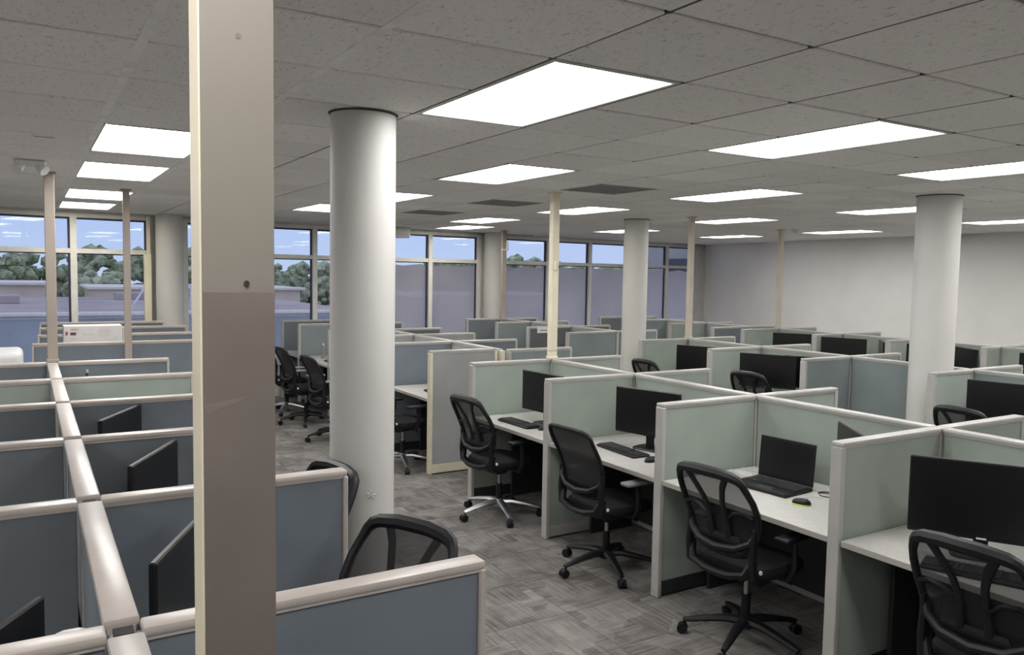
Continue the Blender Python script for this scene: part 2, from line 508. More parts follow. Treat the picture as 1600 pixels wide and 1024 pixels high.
def view_pos(p):
    d = Vector(p) - Vector((0, 0, CZ)); z = d.dot(CF)
    if z < .2: return None
    return 800 + 1246.8 * d.dot(CR) / z, 512 - 1246.8 * d.dot(CU) / z, z


cells = []
for i in range(-10, 22):
    for j in range(-8, 21):
        if (i, j) in busy: continue
        x = GX + PX * (i + .5); y = GY + PY * (j + .5)
        if x < -5.9 or y < -3.1 or y > wall_y(x) + .15: continue
        if x > xr0 + (yr0 - y) * (xr1 - xr0) / (yr0 - yr1) + .2: continue
        v = view_pos((x, y, CEIL)); far = 1e9
        if v and -250 < v[0] < 1850 and -150 < v[1] < 700: far = v[2]
        cells.append((far, x, y))
cells.sort()
tm = MB().box((0, 0, .009), (PX - .008, PY - .018, .018), .004).mesh('ceiling_tile', 'ceiling_tile')
for far, x, y in cells[:280]:
    put('ceiling_tile', tm, ceiling, (x, y, CEIL + random.uniform(-.0015, .0015)))
rest = MB()
for far, x, y in cells[280:]:
    rest.box((x, y, CEIL + .009), (PX - .008, PY - .018, .018))
obj('ceiling_tile_field', rest, 'ceiling_tile', ceiling, kind='stuff')
for i in range(-10, 23):
    x = GX + PX * i
    top = min(wall_y(x), 13.9) if x < 13.5 else 13
    wd = .034 if i in (0, 1) else .022
    obj('main_tee', MB().box((x, (top - 3.1) / 2, CEIL + (.0045 if i in (0, 1) else .009)), (wd, top + 3.1, .014)), 'tee_gray' if i in (0, 1) else 'grid_shadow_gray', ceiling)
g = MB()
for j in range(-8, 21):
    y = GY + PY * j
    for i in range(-10, 22):
        if (i, j - 1) in lights or (i, j) in [(a, b + 1) for a, b in lights]: continue
        if y > wall_y(GX + PX * i) - .05: continue
        g.box((GX + PX * (i + .5), y, CEIL + .015), (PX - .022, .024, .012))
obj('cross_tee', g, 'grid_shadow_gray', ceiling, kind='stuff')

lf = MB()
FX, FY = PX / 2 - .008, PY - .008
for sx in (-1, 1):
    lf.box((sx * (FX - .012), 0, .012), (.024, 2 * FY, .026), .003)
    lf.box((0, sx * (FY - .012), .012), (2 * FX - .05, .024, .026), .003)
lf = lf.mesh('light_frame', 'trim_white')
hous = MB().box((0, 0, .05), (2 * FX, 2 * FY, .02)).mesh('housing', 'white_plastic')
lens = MB().box((0, 0, .014), (2 * FX - .046, 2 * FY - .046, .006))
diffW = lens.mesh('diffuser', 'lamp_white')
diffY = diffW.copy(); diffY.materials[0] = MATS['lamp_warm']
rank = {}
LNAMES = {
    (2, 1): 'large rectangular ceiling light nearest the camera, left of the near right-hand light',
    (5, 1): 'rectangular ceiling light at upper right, in front of the right-hand white column',
    (8, 1): 'rectangular ceiling light above the right-hand white column, cut by the right picture edge',
    (11, 1): 'rectangular ceiling light beyond the right picture edge, rightmost of the nearest row',
    (0, 5): 'rectangular ceiling light partly hidden by the near square post, largest on the left',
    (4, 5): 'rectangular ceiling light right of the near white column, above the tall cream pole',
    (8, 5): 'rectangular ceiling light halfway between the middle column and the right-hand column',
    (12, 5): 'rectangular ceiling light touching the left side of the right-hand column, upper of two',
    (16, 5): 'rectangular ceiling light on the right picture edge behind the right-hand column',
    (0, 8): 'rectangular ceiling light on the left, second behind the partly hidden one',
    (4, 9): 'rectangular ceiling light just right of the near white column, cut by it',
    (8, 9): 'slightly warm rectangular ceiling light between the tall cream pole and the middle column',
    (12, 9): 'rectangular ceiling light behind the top of the tan pole right of the middle column',
    (17, 10): 'rectangular ceiling light left of the right-hand column, lower of two, near the white wall',
    (0, 12): 'rectangular ceiling light on the left crossed by the thin far pole',
    (4, 12): 'small far rectangular ceiling light seen between the square post and near white column',
    (8, 13): 'far rectangular ceiling light left of the tall cream pole top',
    (13, 14): 'far rectangular ceiling light crossed by the top of the middle white column',
    (17, 14): 'farthest rectangular ceiling light near the white wall corner',
    (0, 15): 'warm ceiling light close to the left windows, last of the left row',
    (9, 16): 'warm ceiling light close to the middle windows beside the far wall column',
}
for i, j in lights:
    lab = LNAMES.get((i, j), 'unseen rectangular ceiling light added outside the picture, behind or beside the camera')
    L = thing('ceiling_light', lab, 'ceiling light', (GX + PX * (i + .5), GY + PY * (j + 1), CEIL), group='recessed ceiling lights')
    put('light_frame', lf, L); put('housing', hous, L); put('diffuser', diffY if (i, j) in ((0, 15), (9, 16), (8, 9)) else diffW, L)

for k, (i, j) in enumerate(vents):
    v = thing('ceiling_vent', ['dark grey square ceiling vent left of the warm light, nearest of three', 'dark grey square ceiling vent, middle of the three near the cream pole',
                               'dark grey square ceiling vent, farthest of three, nearest the middle windows'][k], 'vent', (GX + PX * (i + .5), GY + PY * (j + .5), CEIL), group='ceiling vents')
    put('backing', boxmesh('backing', (PX - .012, PY - .012, .006), 'vent_gray'), v, (0, 0, .012))
    fm = MB()
    for s in (-1, 1):
        fm.box((s * (PX / 2 - .025), 0, .004), (.035, PY - .015, .012)); fm.box((0, s * (PY / 2 - .025), .004), (PX - .09, .035, .012))
    obj('vent_frame', fm, 'vent_gray', v)
    for q in range(8):
        put('slat', boxmesh('slat', (PX - .09, .012, .008), 'vent_gray'), v, (0, -.21 + q * .06, .004))

# ------------------------------------------------------------------ columns and poles


def column(x, y, r, label, collar=True):
    c = thing('column', label, 'column', (x, y, 0))
    obj('shaft', MB().cyl((0, 0, 0), (0, 0, CEIL), r, n=48), 'white_paint', c, smooth=True)
    if collar: obj('ceiling_collar', MB().cyl((0, 0, CEIL - .010), (0, 0, CEIL - .001), r + .004, r + .010, n=48), 'grid_shadow_gray', c, smooth=True)
    return c


near_col = column(1.405, 3.72, .157, 'large round white column standing in the aisle right of the square post')
column(6.97, 4.16, .183, 'round white column on the right, behind a green wing panel')
column(7.02, 8.36, .164, 'round white column in the middle distance right of the tall cream pole')
column(1.74, 12.22, .18, 'round cream-lit column against the window wall on the left', False)
column(7.43, 12.93, .162, 'round white column against the window wall between the middle window bays', False)
st = MB(); rnd = random.Random(3)
for k in range(7):                                   # chipped paint on the near column, facing the camera
    a = k * .9; z = .93
    th = math.atan2(-3.72, -1.405) + .28
    p = Vector((math.cos(th) * .158, math.sin(th) * .158, z)); tx = Vector((-math.sin(th), math.cos(th), 0))
    q = p + tx * math.cos(a) * .022 + Vector((0, 0, math.sin(a) * .022))
    st.tube([p + (q - p) * .3, q], .003, 5)
obj('paint_chip', st, 'trim_white', near_col)

pp = thing('power_pole', 'square taupe utility post close to the camera with a darker lower part', 'post', (.1985, .93, 0))
obj('upper_post', MB().box((0, 0, (CEIL + 1.975) / 2), (.0765, .056, CEIL - 1.975)), 'pole_beige', pp)
obj('lower_post', MB().box((.0003, -.0002, .9875), (.0768, .0564, 1.975)), 'pole_sleeve', pp)
obj('lit_side_face', MB().box((-.0385, 0, 1.38), (.0032, .052, 2.74), .001), 'pole_cream', pp)  # left face of the post, its lit look put into the colour
obj('screw', MB().cyl((.008, -.0275, 1.985), (.008, -.0300, 1.985), .0030, n=12), 'joint_dark', pp)
obj('screw_hole', MB().cyl((.001, -.0275, 2.25), (.001, -.0284, 2.25), .003, n=10), 'pole_sleeve', pp)
sm = MB(); pts = [(-.037, 1.853), (-.02, 1.8555), (.010, 1.860), (.004, 1.8555), (-.012, 1.851), (-.026, 1.846), (-.037, 1.838)]
f = sm.bm.faces.new([sm.bm.verts.new((x, -.0284, z)) for x, z in pts])
r_ = bmesh.ops.extrude_face_region(sm.bm, geom=[f]); bmesh.ops.translate(sm.bm, verts=[v for v in r_['geom'] if isinstance(v, bmesh.types.BMVert)], vec=(0, -.0002, 0))
obj('tape_residue', sm, 'stain', pp)


def pole(x, y, z0, wd, dp, m, label, extra=True):
    p = thing('power_pole', label, 'post', (x, y, z0))
    obj('post', MB().box((0, 0, (CEIL - z0) / 2), (wd, dp, CEIL - z0), .004), m, p)
    obj('ceiling_plate', MB().box((0, 0, CEIL - z0 - .006), (wd + .03, dp + .03, .012), .002), m, p)
    if extra: obj('base_collar', MB().box((0, 0, .012), (wd + .012, dp + .012, .024), .003), m, p)
    return p


ZT = 1.22
pole(.17, 7.5, ZT, .075, .06, 'pole_taupe', 'taupe utility pole on the left rising from the end of the long divider spine')
pole(.84, 8.62, 0, .062, .05, 'pole_taupe', 'thin taupe utility pole left of the square post, second from the left edge')
p = pole(4.165, 6.12, ZT, .076, .06, 'pole_cream', 'tall cream utility pole rising from the green panel corner in the centre')
obj('seam_ring', MB().box((0, 0, .075), (.08, .064, .012), .002), 'cap_warm', p)
obj('outlet_clip', MB().box((0, -.035, .86), (.03, .02, .09), .008).box((0, -.045, .89), (.018, .01, .02), .003), 'pole_cream', p)
pole(7.2, 7.5, ZT, .07, .06, 'pole_tan', 'tan utility pole rising from the second cubicle spine, right of the middle column')
pole(10.05, 8.5, ZT, .07, .06, 'pole_tan', 'thin beige utility pole in front of the white right wall')
p = pole(7.17, 12.1, ZT, .085, .06, 'pole_taupe', 'far taupe utility pole in front of the window beside the wall column')
obj('bracket', MB().box((0, -.04, 1.2), (.12, .03, .03), .004).box((.04, -.05, 1.27), (.03, .03, .16), .004), 'white_plastic', p)

# ------------------------------------------------------------------ cubicle panels
TH = .062


def panel(x0, y0, x1, y1, label, fabric, cap, z1=ZT, posts=(0, 1), wide=False, base=None, base_z=.1, rail=None):
    """upright panel from (x0,y0) to (x1,y1); local x runs along it"""
    dx, dy = x1 - x0, y1 - y0; L = math.hypot(dx, dy); a = math.atan2(dy, dx)
    root = thing('cubicle_panel', label, 'cubicle panel', (x0, y0, 0), a)
    L = round(L, 3)
    capw = .074 if wide else TH + .004; ch = .024
    pw = .018 if cap == 'cap_warm' else .030
    e0 = pw if posts[0] else .006; e1 = pw if posts[1] else .006
    zb = base_z
    put('fabric', boxmesh('fabric', (L - e0 - e1, TH - .014, z1 - ch - zb), fabric, .003), root, (L / 2 + (e0 - e1) / 2, 0, (z1 - ch + zb) / 2))
    # thin metal frame lines along top and bottom
    put('frame_rail', boxmesh('frame_rail', (L - .012, TH - .004, .012), cap), root, (L / 2, 0, z1 - ch - .001))
    put('top_cap', boxmesh('top_cap', (L - (.02 if wide else .004), capw, ch), cap, .007, 2), root, (L / 2, 0, z1 - ch / 2))
    put('base_rail', boxmesh('base_rail', (L - .02, TH - .006, zb - .012), base or rail or cap, .003), root, (L / 2, 0, (zb - .012) / 2 + .012))
    for k, (xx, on) in enumerate(((pw / 2, posts[0]), (L - pw / 2, posts[1]))):
        if on: put('end_post', boxmesh('end_post', (pw + .002, TH + .004, z1 - ch - .002), base if base else cap, .004), root, (xx, 0, (z1 - ch) / 2 + .001))
        if on: put('foot', boxmesh('foot', (.03, .03, .012), 'dark_steel'), root, (xx, 0, .006))
    return root


def joint(x, y, z1, label, m='joint_dark', cap='cap_cool', wide=False):
    j = thing('panel_connector', label, 'connector post', (x, y, 0))
    put('joint_post', boxmesh('joint_post', (TH - .01, TH - .01, z1 - .022), cap, .004), j, (0, 0, (z1 - .022) / 2))
    if wide: put('joint_cap', boxmesh('joint_cap', (.04, .04, .012), m), j, (0, 0, z1 - .016))
    else: put('joint_cap', boxmesh('joint_cap', (.06, .06, .02), cap, .004), j, (0, 0, z1 - .012))
    return j


def bay(bname, X, nodes, xl, xr, cap, spine_f, left_f, right_f, z=ZT, wide=False, base=None, skipl=(), skipr=(), skipj=()):
    H2 = TH / 2 + .002
    for k in range(len(nodes) - 1):
        panel(X, nodes[k] + H2, X, nodes[k + 1] - H2, 'spine panel of the %s, %s from front' % (bname, ORD[k]), spine_f[k % len(spine_f)], cap, z, (0, 0), wide, base)
    for k, y in enumerate(nodes):
        if k not in skipj: joint(X, y, z, 'corner post in the spine of the %s, %s from front' % (bname, ORD[k]), cap=cap, wide=wide)
        fl_ = left_f[k % len(left_f)]; fr_ = right_f[k % len(right_f)]
        nm = lambda f: {'fabric_green': 'sage green', 'fabric_blue': 'slate blue', 'fabric_slate': 'dark slate', 'fabric_gray': 'light grey', 'fabric_teal': 'blue-green', 'fabric_dark': 'dark grey'}[f]
        if k not in skipl:
            xe = xl[k] if isinstance(xl, (list, tuple)) else xl
            panel(xe, y, X - H2, y, '%s left wing panel of the %s, %s from front' % (nm(fl_), bname, ORD[k]), fl_, cap, z, (1, 0), False, base, rail=None if k == 3 else 'dark_steel')
        if k not in skipr:
            xe = xr[k] if isinstance(xr, (list, tuple)) else xr
            panel(X + H2, y, xe, y, '%s right wing panel of the %s, %s from front' % (nm(fr_), bname, ORD[k]), fr_, cap, z, (0, 1), False, base)


G_, B_, S_, Y_, T_, K_ = 'fabric_green', 'fabric_blue', 'fabric_slate', 'fabric_gray', 'fabric_teal', 'fabric_dark'
XN, NN = 4.165, [1.17, 2.42, 3.68, 4.93, 6.12]
bay('nearest green row', XN, NN, 3.31, 4.98, 'cap_cool', [G_], [G_], [G_])
XM, NM = 4.19, [7.08, 8.18, 9.23, 10.24, 11.6, 12.5]
bay('grey row past the cream pole', XM, NM, 3.39, 5.04, 'cap_cool', [Y_], [Y_, B_, Y_, T_, T_, S_], [T_, S_, Y_, K_, K_, K_], base=None, skipl=(0,), skipr=(0,), skipj=(0,))
panel(3.36, 7.08, 4.12, 7.08, 'light grey end panel with cream base, right of the near white column', Y_, 'cap_cool', 1.235, (1, 1), base='cream_rail')
panel(4.24, 7.05, 5.04, 7.05, 'blue-green panel just right of the cream gap post, behind the cream pole', T_, 'cap_cool', 1.22, (1, 1))
XB, NB = 7.2, [2.72, 3.92, 5.15, 6.31, 7.5]
bay('second green row', XB, NB, [6.55, 6.58, 6.47, 6.37, 6.40], 8.02, 'cap_cool', [T_, T_, G_, G_], [G_, G_, T_, G_, G_], [G_])
XE, NE = 7.15, [8.88, 9.98, 11.12, 12.1]
bay('far row behind the middle column', XE, NE, [6.28, 6.34, 6.46, 6.44], 7.88, 'cap_cool', [Y_], [T_, K_, T_, S_], [T_, K_, Y_, K_])
XC, NC = 10.08, [4.0, 5.17, 6.3, 7.36, 8.5]
bay('third green row', XC, NC, [9.5, 9.72, 9.55, 9.45, 9.26], 10.95, 'cap_cool', [G_], [G_], [G_])
XF, NF = 10.0, [9.03, 10.0, 10.98, 12.0]
bay('farthest row by the corner', XF, NF, [9.16, 9.16, 9.4, 9.22], 10.62, 'cap_cool', [Y_], [S_, G_, T_, K_], [Y_, K_, Y_, K_])
XL, NL = .165, [.995, 1.88, 3.003, 4.126, 5.249, 6.372, 7.5]
bay('left row', XL, NL, -.85, [1.05, 1.055, 1.065, 1.055, 1.055, 1.06, 1.05], 'cap_warm', [B_, B_, S_, S_, Y_, Y_], [B_, B_, S_, S_, S_, G_, S_], [B_, B_, B_, S_, B_, G_, S_], wide=True)
# far left bank across the end of the left row
panel(.03, 9.35, 1.9, 9.35, 'wide slate blue panel across the far end of the left cubicle row', B_, 'cap_warm', 1.22, (1, 1))
for k, (x0, x1, y, z) in enumerate(((.09, 1.8, 10.4, 1.23), (.115, 1.8, 11.3, 1.25), (.13, 1.6, 11.85, 1.28))):
    panel(x0, y, x1, y, 'dark slate panel %s behind the wide slate blue panel at far left' % ORD[k], S_, 'cap_warm', z, (1, 1))
gp = thing('gap_post', 'cream post between the light grey end panel and the blue-green panel', 'post', (4.18, 7.06, 0))
obj('post', MB().box((0, 0, .6), (.05, .05, 1.2), .004), 'cream_rail', gp)
obj('post_cap', MB().box((0, 0, 1.203), (.054, .054, .012), .004), 'cream_rail', gp)

# ------------------------------------------------------------------ desks
DZ = .745


def desk(x0, x1, y0, y1, label, front):
    """front = -1: open side at x0, +1: open side at x1"""
    cx, cy = (x0 + x1) / 2, (y0 + y1) / 2
    d = thing('desk', label, 'desk', (cx, cy, 0), group='cubicle desks')
    wx, wy = round(x1 - x0, 3), round(y1 - y0, 3)
    put('desktop', boxmesh('desktop', (wx, wy, .028), 'desk_top', .003), d, (0, 0, DZ - .014))
    put('edge_band', boxmesh('edge_band', (.006, wy - .004, .03), 'desk_edge', .002), d, (front * wx / 2, 0, DZ - .015))
    for s in (-1, 1):
        put('support_leg', boxmesh('support_leg', (wx * .5, .025, DZ - .03), 'dark_steel', .003), d, (-front * wx * .22, s * (wy / 2 - .03), (DZ - .03) / 2))
    put('under_desk_shade', boxmesh('under_desk_shade', (.015, wy - .01, .64), 'dark_steel', .002), d, (-front * (wx / 2 - .02), 0, DZ - .36))  # dark sheet, enlarged to stand in for the shade under the desk
    return d


def cell_desks(X, nodes, which, side, depth, labels):
    for k in which:
        y0, y1 = nodes[k] + TH / 2 + .006, nodes[k + 1] - TH / 2 - .006
        if side < 0: desk(X - TH / 2 - .004 - depth, X - TH / 2 - .004, y0, y1, labels % ORD[k], -1)
        else: desk(X + TH / 2 + .004, X + TH / 2 + .004 + depth, y0, y1, labels % ORD[k], 1)


cell_desks(XN, NN, range(4), -1, .81, 'white desktop, %s from the front in the nearest green row')
cell_desks(XM, NM, range(5), -1, .77, 'white desktop, %s from the front in the grey row past the cream pole')
cell_desks(XB, NB, (0, 2, 3), -1, .6, 'white desktop, %s from the front in the second green row')
cell_desks(XE, NE, range(1), -1, .6, 'white desktop, %s from the front in the far row behind the middle column')
cell_desks(XC, NC, range(4), -1, .55, 'white desktop, %s from the front in the third green row')
cell_desks(XL, NL, range(1, 6), 1, .56, 'white desktop, %s from the camera on the right side of the left row')
cell_desks(XL, NL, range(1, 3), -1, .6, 'white desktop, %s from the camera on the left side of the left row')

# ------------------------------------------------------------------ chairs


def back_x(y, z):
    t = (z - .58) / .44
    return -.225 + .02 * math.sin(max(0, min(1, t * 1.3)) * math.pi) - .155 * max(0, t) ** 1.25 + .45 * y * y


def back_rows(kind):
    if kind == 'frame':
        return [(.565, .14), (.60, .18), (.66, .205), (.73, .225), (.80, .236), (.87, .232), (.92, .22), (.965, .203), (.985, .187), (.998, .155)]
    return [(.56, .15), (.60, .18), (.68, .20), (.76, .21), (.84, .215), (.92, .215), (.965, .21), (.99, .195), (1.003, .165)]


def build_chair(kind, base_metal, dz, label, brot=20):
    c = thing('office_chair', label, 'office chair')
    bm_ = 'chrome' if base_metal else 'black_plastic'
    for k in range(5):
        a = k * 2 * math.pi / 5 + D2R(brot)
        ca, sa = math.cos(a), math.sin(a)
        leg = MB(); pts = [(.02, .118), (.10, .122), (.20, .106), (.30, .084), (.335, .076)]
        leg.tube([(ca * r, sa * r, z) for r, z in pts], [.036, .032, .026, .021, .016], 8, flat=.7)
        l = obj('base_leg', leg, bm_, c, smooth=True)
        cs = MB(); R = .325; off = .014
        ox, oy = -sa, ca
        cs.cyl((ca * R, sa * R, .05), (ca * R, sa * R, .085), .008, n=8)
        for s in (-1, 1):
            px, py = ca * (R + .012) + ox * s * off, sa * (R + .012) + oy * s * off
            cs.cyl((px - ox * .009, py - oy * .009, .029), (px + ox * .009, py + oy * .009, .029), .029, n=14)
        cs.box((ca * (R + .01), sa * (R + .01), .045), (.03, .03, .025), .008)
        obj('caster', cs, 'black_plastic', l, smooth=True)
    obj('base_hub', MB().cyl((0, 0, .085), (0, 0, .145), .042, .034, 16), bm_, c, smooth=True)
    obj('gas_lift', MB().cyl((0, 0, .14), (0, 0, .27), .026, n=14), 'black_plastic', c, smooth=True)
    obj('lift_piston', MB().cyl((0, 0, .26), (0, 0, .40 + dz), .014, n=12), 'chrome', c, smooth=True, label='chrome lift piston')
    mech = MB().box((-.02, 0, .405 + dz), (.22, .15, .05), .012); mech.tube([(.04, -.08, .41 + dz), (.04, -.2, .40 + dz), (.045, -.25, .395 + dz)], .006, 6)
    obj('tilt_mechanism', mech, 'black_plastic', c)
    # seat: rounded waterfall cushion
    rings = []
    for z, s in ((.43, .86), (.437, .95), (.455, 1), (.48, 1), (.497, .955), (.503, .80)):
        ring = []
        for k in range(28):
            a = k / 28 * 2 * math.pi
            x = math.copysign(abs(math.cos(a)) ** .55, math.cos(a)) * .235 * s + .02
            y = math.copysign(abs(math.sin(a)) ** .55, math.sin(a)) * .245 * s
            ring.append((x, y, z + dz - (.022 * max(0, (x - .12) / .13) ** 2 if z > .45 else 0)))
        rings.append(ring)
    obj('seat', MB().loft(rings), 'black_fabric', c, smooth=True)
    rows = back_rows(kind)
    L = [Vector((back_x(-h, z), -h, z + dz)) for z, h in rows]; Rr = [Vector((back_x(h, z), h, z + dz)) for z, h in rows]
    tz, th = rows[-1]; bz, bh = rows[0]
    top = [Vector((back_x(y, tz + .006), y, tz + dz + .008)) for y in (-th * .45, 0, th * .45)]
    bot = [Vector((back_x(y, bz - .01), y, bz + dz - .012)) for y in (bh * .5, 0, -bh * .5)]
    loop = L + top + Rr[::-1] + bot
    obj('back_frame', MB().tube(loop, ([.017] * (len(L) - 3) + [.020, .024, .027, .029, .029, .029, .027, .024, .020] + [.017] * (len(L) - 3) + [.017] * 3) if kind == 'frame' else .014, 8, closed=True), 'black_plastic', c, smooth=True)
    g = []
    for z, h in rows:
        g.append([Vector((back_x(h * u, z) + .004, h * u, z + dz)) for u in (-1, -.75, -.5, -.25, 0, .25, .5, .75, 1)])
    obj('back_mesh', MB().grid(g), 'chair_mesh' if kind == 'frame' else 'chair_mesh_dense', c, smooth=True)

    def bk(y, z, o=-.012): return Vector((back_x(y, z) + o, y, z + dz))
    if kind == 'frame':
        for s in (-1, 1):
            obj('back_strut', MB().tube([bk(s * .05, .60), bk(s * .055, .68), bk(s * .05, .76), bk(s * .06, .85), bk(s * .09, .93), bk(s * .12, .985)], [.02, .02, .018, .017, .018, .02], 8, flat=.6), 'black_plastic', c, smooth=True)
            obj('side_brace', MB().tube([bk(s * .052, .74), bk(s * .11, .79), bk(s * .17, .80), bk(s * .215, .78)], [.014, .014, .014, .016], 6, flat=.7), 'black_plastic', c, smooth=True)
    obj('lumbar_bar', MB().tube([bk(-.212, .70, -.01), bk(-.19, .645, -.03), bk(-.12, .605, -.045), bk(0, .59, -.05), bk(.12, .605, -.045), bk(.19, .645, -.03), bk(.212, .70, -.01)], [.014, .018, .02, .02, .02, .018, .014], 8), 'black_plastic', c, smooth=True)
    lp = [[bk(y * (1 - abs(v) * .15), .625 + v * .035, -.028 + .012 * abs(v)) for y in (-.14, -.1, -.05, 0, .05, .1, .14)] for v in (-1, -.5, 0, .5, 1)]
    obj('lumbar_pad', MB().grid(lp), 'black_plastic', c, smooth=True)
    for s in (-1, 1):
        obj('back_arm', MB().tube([(-.08, s * .19, .425 + dz), (-.17, s * .2, .43 + dz), (-.225, s * .205, .47 + dz), (-.235, s * .205, .56 + dz), bk(s * .205, .66, -.02), bk(s * .212, .72, -.01)], [.016, .02, .022, .02, .017, .013], 8, flat=1.3), 'black_plastic', c, smooth=True)
    obj('lower_hoop', MB().tube([bk(-.205, .56, -.005), (-.25, -.17, .475 + dz), (-.262, -.08, .452 + dz), (-.265, 0, .448 + dz), (-.262, .08, .452 + dz), (-.25, .17, .475 + dz), bk(.205, .56, -.005)], .02, 8, flat=1.2), 'black_plastic', c, smooth=True)
    for s in (-1, 1):
        am = MB().tube([(.0, s * .14, .42 + dz), (.01, s * .25, .425 + dz), (.02, s * .275, .48), (.02, s * .278, .56), (.015, s * .275, .645)], [.016, .018, .02, .019, .017], 8)
        a = obj('armrest', am, 'black_plastic', c, smooth=True)
        obj('arm_pad', MB().box((.02, s * .27, .658), (.24, .085, .026), .012, seg=3), 'grey_plastic' if kind != 'frame' else 'black_plastic', a, smooth=True)
    obj('adjust_knob', MB().cyl((-.2, -.228, .5 + dz), (-.2, -.236, .5 + dz), .011, n=12), 'logo_white', c, label='small white adjustment disc')
    return c


c1 = build_chair('frame', True, 0, 'black mesh office chair with silver star base at the farthest green desk', 39 - 6)
c1.location = (3.31, 5.60, 0); c1.rotation_euler.z = D2R(6)
c2 = build_chair('plain', False, 0, 'black office chair with plain mesh back and all-black base in the aisle', 34 - 3)
c2.location = (3.335, 4.20, 0); c2.rotation_euler.z = D2R(3)
c3 = build_chair('frame', False, 0, 'black mesh chair with curved back struts in front of the laptop desk', 60 - 5)
c3.location = (3.34, 2.97, 0); c3.rotation_euler.z = D2R(5)
dup(c3, (3.36, 1.64, 0), D2R(2), 'black mesh chair cut by the right picture edge, nearest the camera')
dup(c3, (6.50, 7.13, 0), 0, 'black chair top showing just right of the middle white column')
dup(c3, (6.72, 5.79, 0), D2R(5), 'black mesh chair in front of two monitors in the second green row')
dup(c3, (6.50, 3.40, 0), D2R(-5), 'black chair top below the large monitor at the right edge')
dup(c1, (3.27, 7.50, 0), D2R(6), 'black chair with silver base seen between near white column and grey end panel')
dup(c2, (3.10, 10.26, 0), D2R(5), 'black plain-backed chair between the square post and near white column, right one')
c5 = build_chair('plain', True, 0, 'black chair with silver base seen just right of the square post, farthest left')
c5.location = (3.10, 11.16, 0); c5.rotation_euler.z = D2R(5)
dup(c2, (3.10, 9.08, 0), D2R(5), 'black chair mostly hidden behind the left edge of the near white column')
c4 = build_chair('frame', False, .07, 'black mesh chair top behind the nearest blue panel, left of centre')
c4.location = (.86, 2.47, 0); c4.rotation_euler.z = D2R(205)
dup(c4, (.87, 3.52, 0), D2R(190), 'black chair back half hidden by the blue panel in front of the near column')

# ------------------------------------------------------------------ monitors, keyboards, mice, laptop


def build_monitor(label, w=.55, h=.335, top=.44, logo=False):
    m = thing('monitor', label, 'monitor')
    zc = top - h / 2
    obj('housing', MB().box((0, 0, zc), (.022, w, h), .005).box((-.02, 0, zc - .01), (.03, w * .5, h * .55), .01), 'black_plastic', m)
    obj('screen', MB().box((.0112, 0, zc + .006), (.002, w - .016, h - .028)), 'screen', m)
    obj('stand_neck', MB().box((-.045, 0, (top - h) * .5 + .06), (.03, .06, .12 + (top - h)), .006), 'black_plastic', m)
    base = MB(); ring = lambda z, s: [(.10 * s * math.copysign(abs(math.cos(a)) ** .5, math.cos(a)) - .06, .125 * s * math.copysign(abs(math.sin(a)) ** .5, math.sin(a)), z) for a in [k / 24 * 2 * math.pi for k in range(24)]]
    base.loft([ring(0, .98), ring(.006, 1), ring(.012, .94)])
    obj('stand_base', base, 'black_plastic', m, smooth=True)
    if logo: obj('logo', MB().box((.0125, 0, top - h + .008), (.001, .04, .008)), 'logo_white', m)
    return m


PI = math.pi
mA = build_monitor('black monitor on the farthest green desk, beside the cream pole'); mA.location = (3.65, 5.49, DZ); mA.rotation_euler.z = PI + D2R(4)
mB = dup(mA, (3.80, 4.35, DZ), PI + D2R(15), 'black monitor on the second green desk, left of the laptop')
mC = build_monitor('large black monitor on the nearest desk at the right picture edge', .60, .355, .445, True); mC.location = (3.66, 1.91, DZ); mC.rotation_euler.z = PI + D2R(30)
dup(mA, (3.83, 2.69, DZ), D2R(143), 'monitor whose corner peeps over the wing panel right of the laptop')
dup(mA, (.40, 2.60, DZ), -D2R(26), 'black angled monitor in the left row, nearest, beside the square post')
dup(mA, (.47, 3.82, DZ), -D2R(27), 'black angled monitor in the left row, second from the camera')
dup(mA, (.44, 4.97, DZ), -D2R(27), 'black angled monitor in the left row, third from the camera')
mS = build_monitor('dark monitor corner at the bottom left picture edge', .46, .28, .385); mS.location = (-.10, 2.20, DZ); mS.rotation_euler.z = D2R(150)
dup(mA, (6.76, 6.88, DZ), PI + D2R(18), 'black monitor above the second green row just right of the middle column')
dup(mC, (6.72, 5.80, DZ), PI + D2R(24), 'wide black monitor behind the chair in the second green row')
dup(mA, (6.98, 5.46, DZ), PI + D2R(20), 'second black monitor beside the wide one in the second green row')
dup(mC, (6.72, 3.36, DZ), PI + D2R(12), 'large black monitor right of the right-hand column')
dup(mA, (9.72, 7.95, DZ), PI + D2R(30), 'black monitor top, leftmost in the third green row')
dup(mC, (9.65, 7.02, DZ), PI + D2R(22), 'black monitor top in the third green row, left of a smaller angled one')
dup(mA, (9.78, 6.53, DZ), PI - D2R(50), 'smaller angled black monitor left of the right-hand column in the third row')
dup(mA, (9.76, 5.86, DZ), PI + D2R(10), 'black monitor just right of the right-hand column, left of a pair')
dup(mA, (9.85, 5.44, DZ), PI - D2R(35), 'black monitor right of the right-hand column, right of a pair')
dup(mA, (9.8, 4.55, DZ), PI - D2R(10), 'dark monitor at the right picture edge in the third green row')
dup(mA, (6.78, 9.35, DZ), PI - D2R(10), 'small dark monitor right of the cream pole in the far row')


def build_keyboard(label):
    k = thing('keyboard', label, 'keyboard')
    obj('case', MB().box((0, 0, .01), (.15, .45, .016), .006), 'black_plastic', k)
    km = MB()
    for r in range(5):
        for q in range(19):
            if q in (13,): continue
            km.box((.052 - r * .0235 - .006, -.205 + q * .0228, .021), (.018, .0175, .007))
    obj('keycaps', km, 'key_black', k, kind='stuff')
    return k


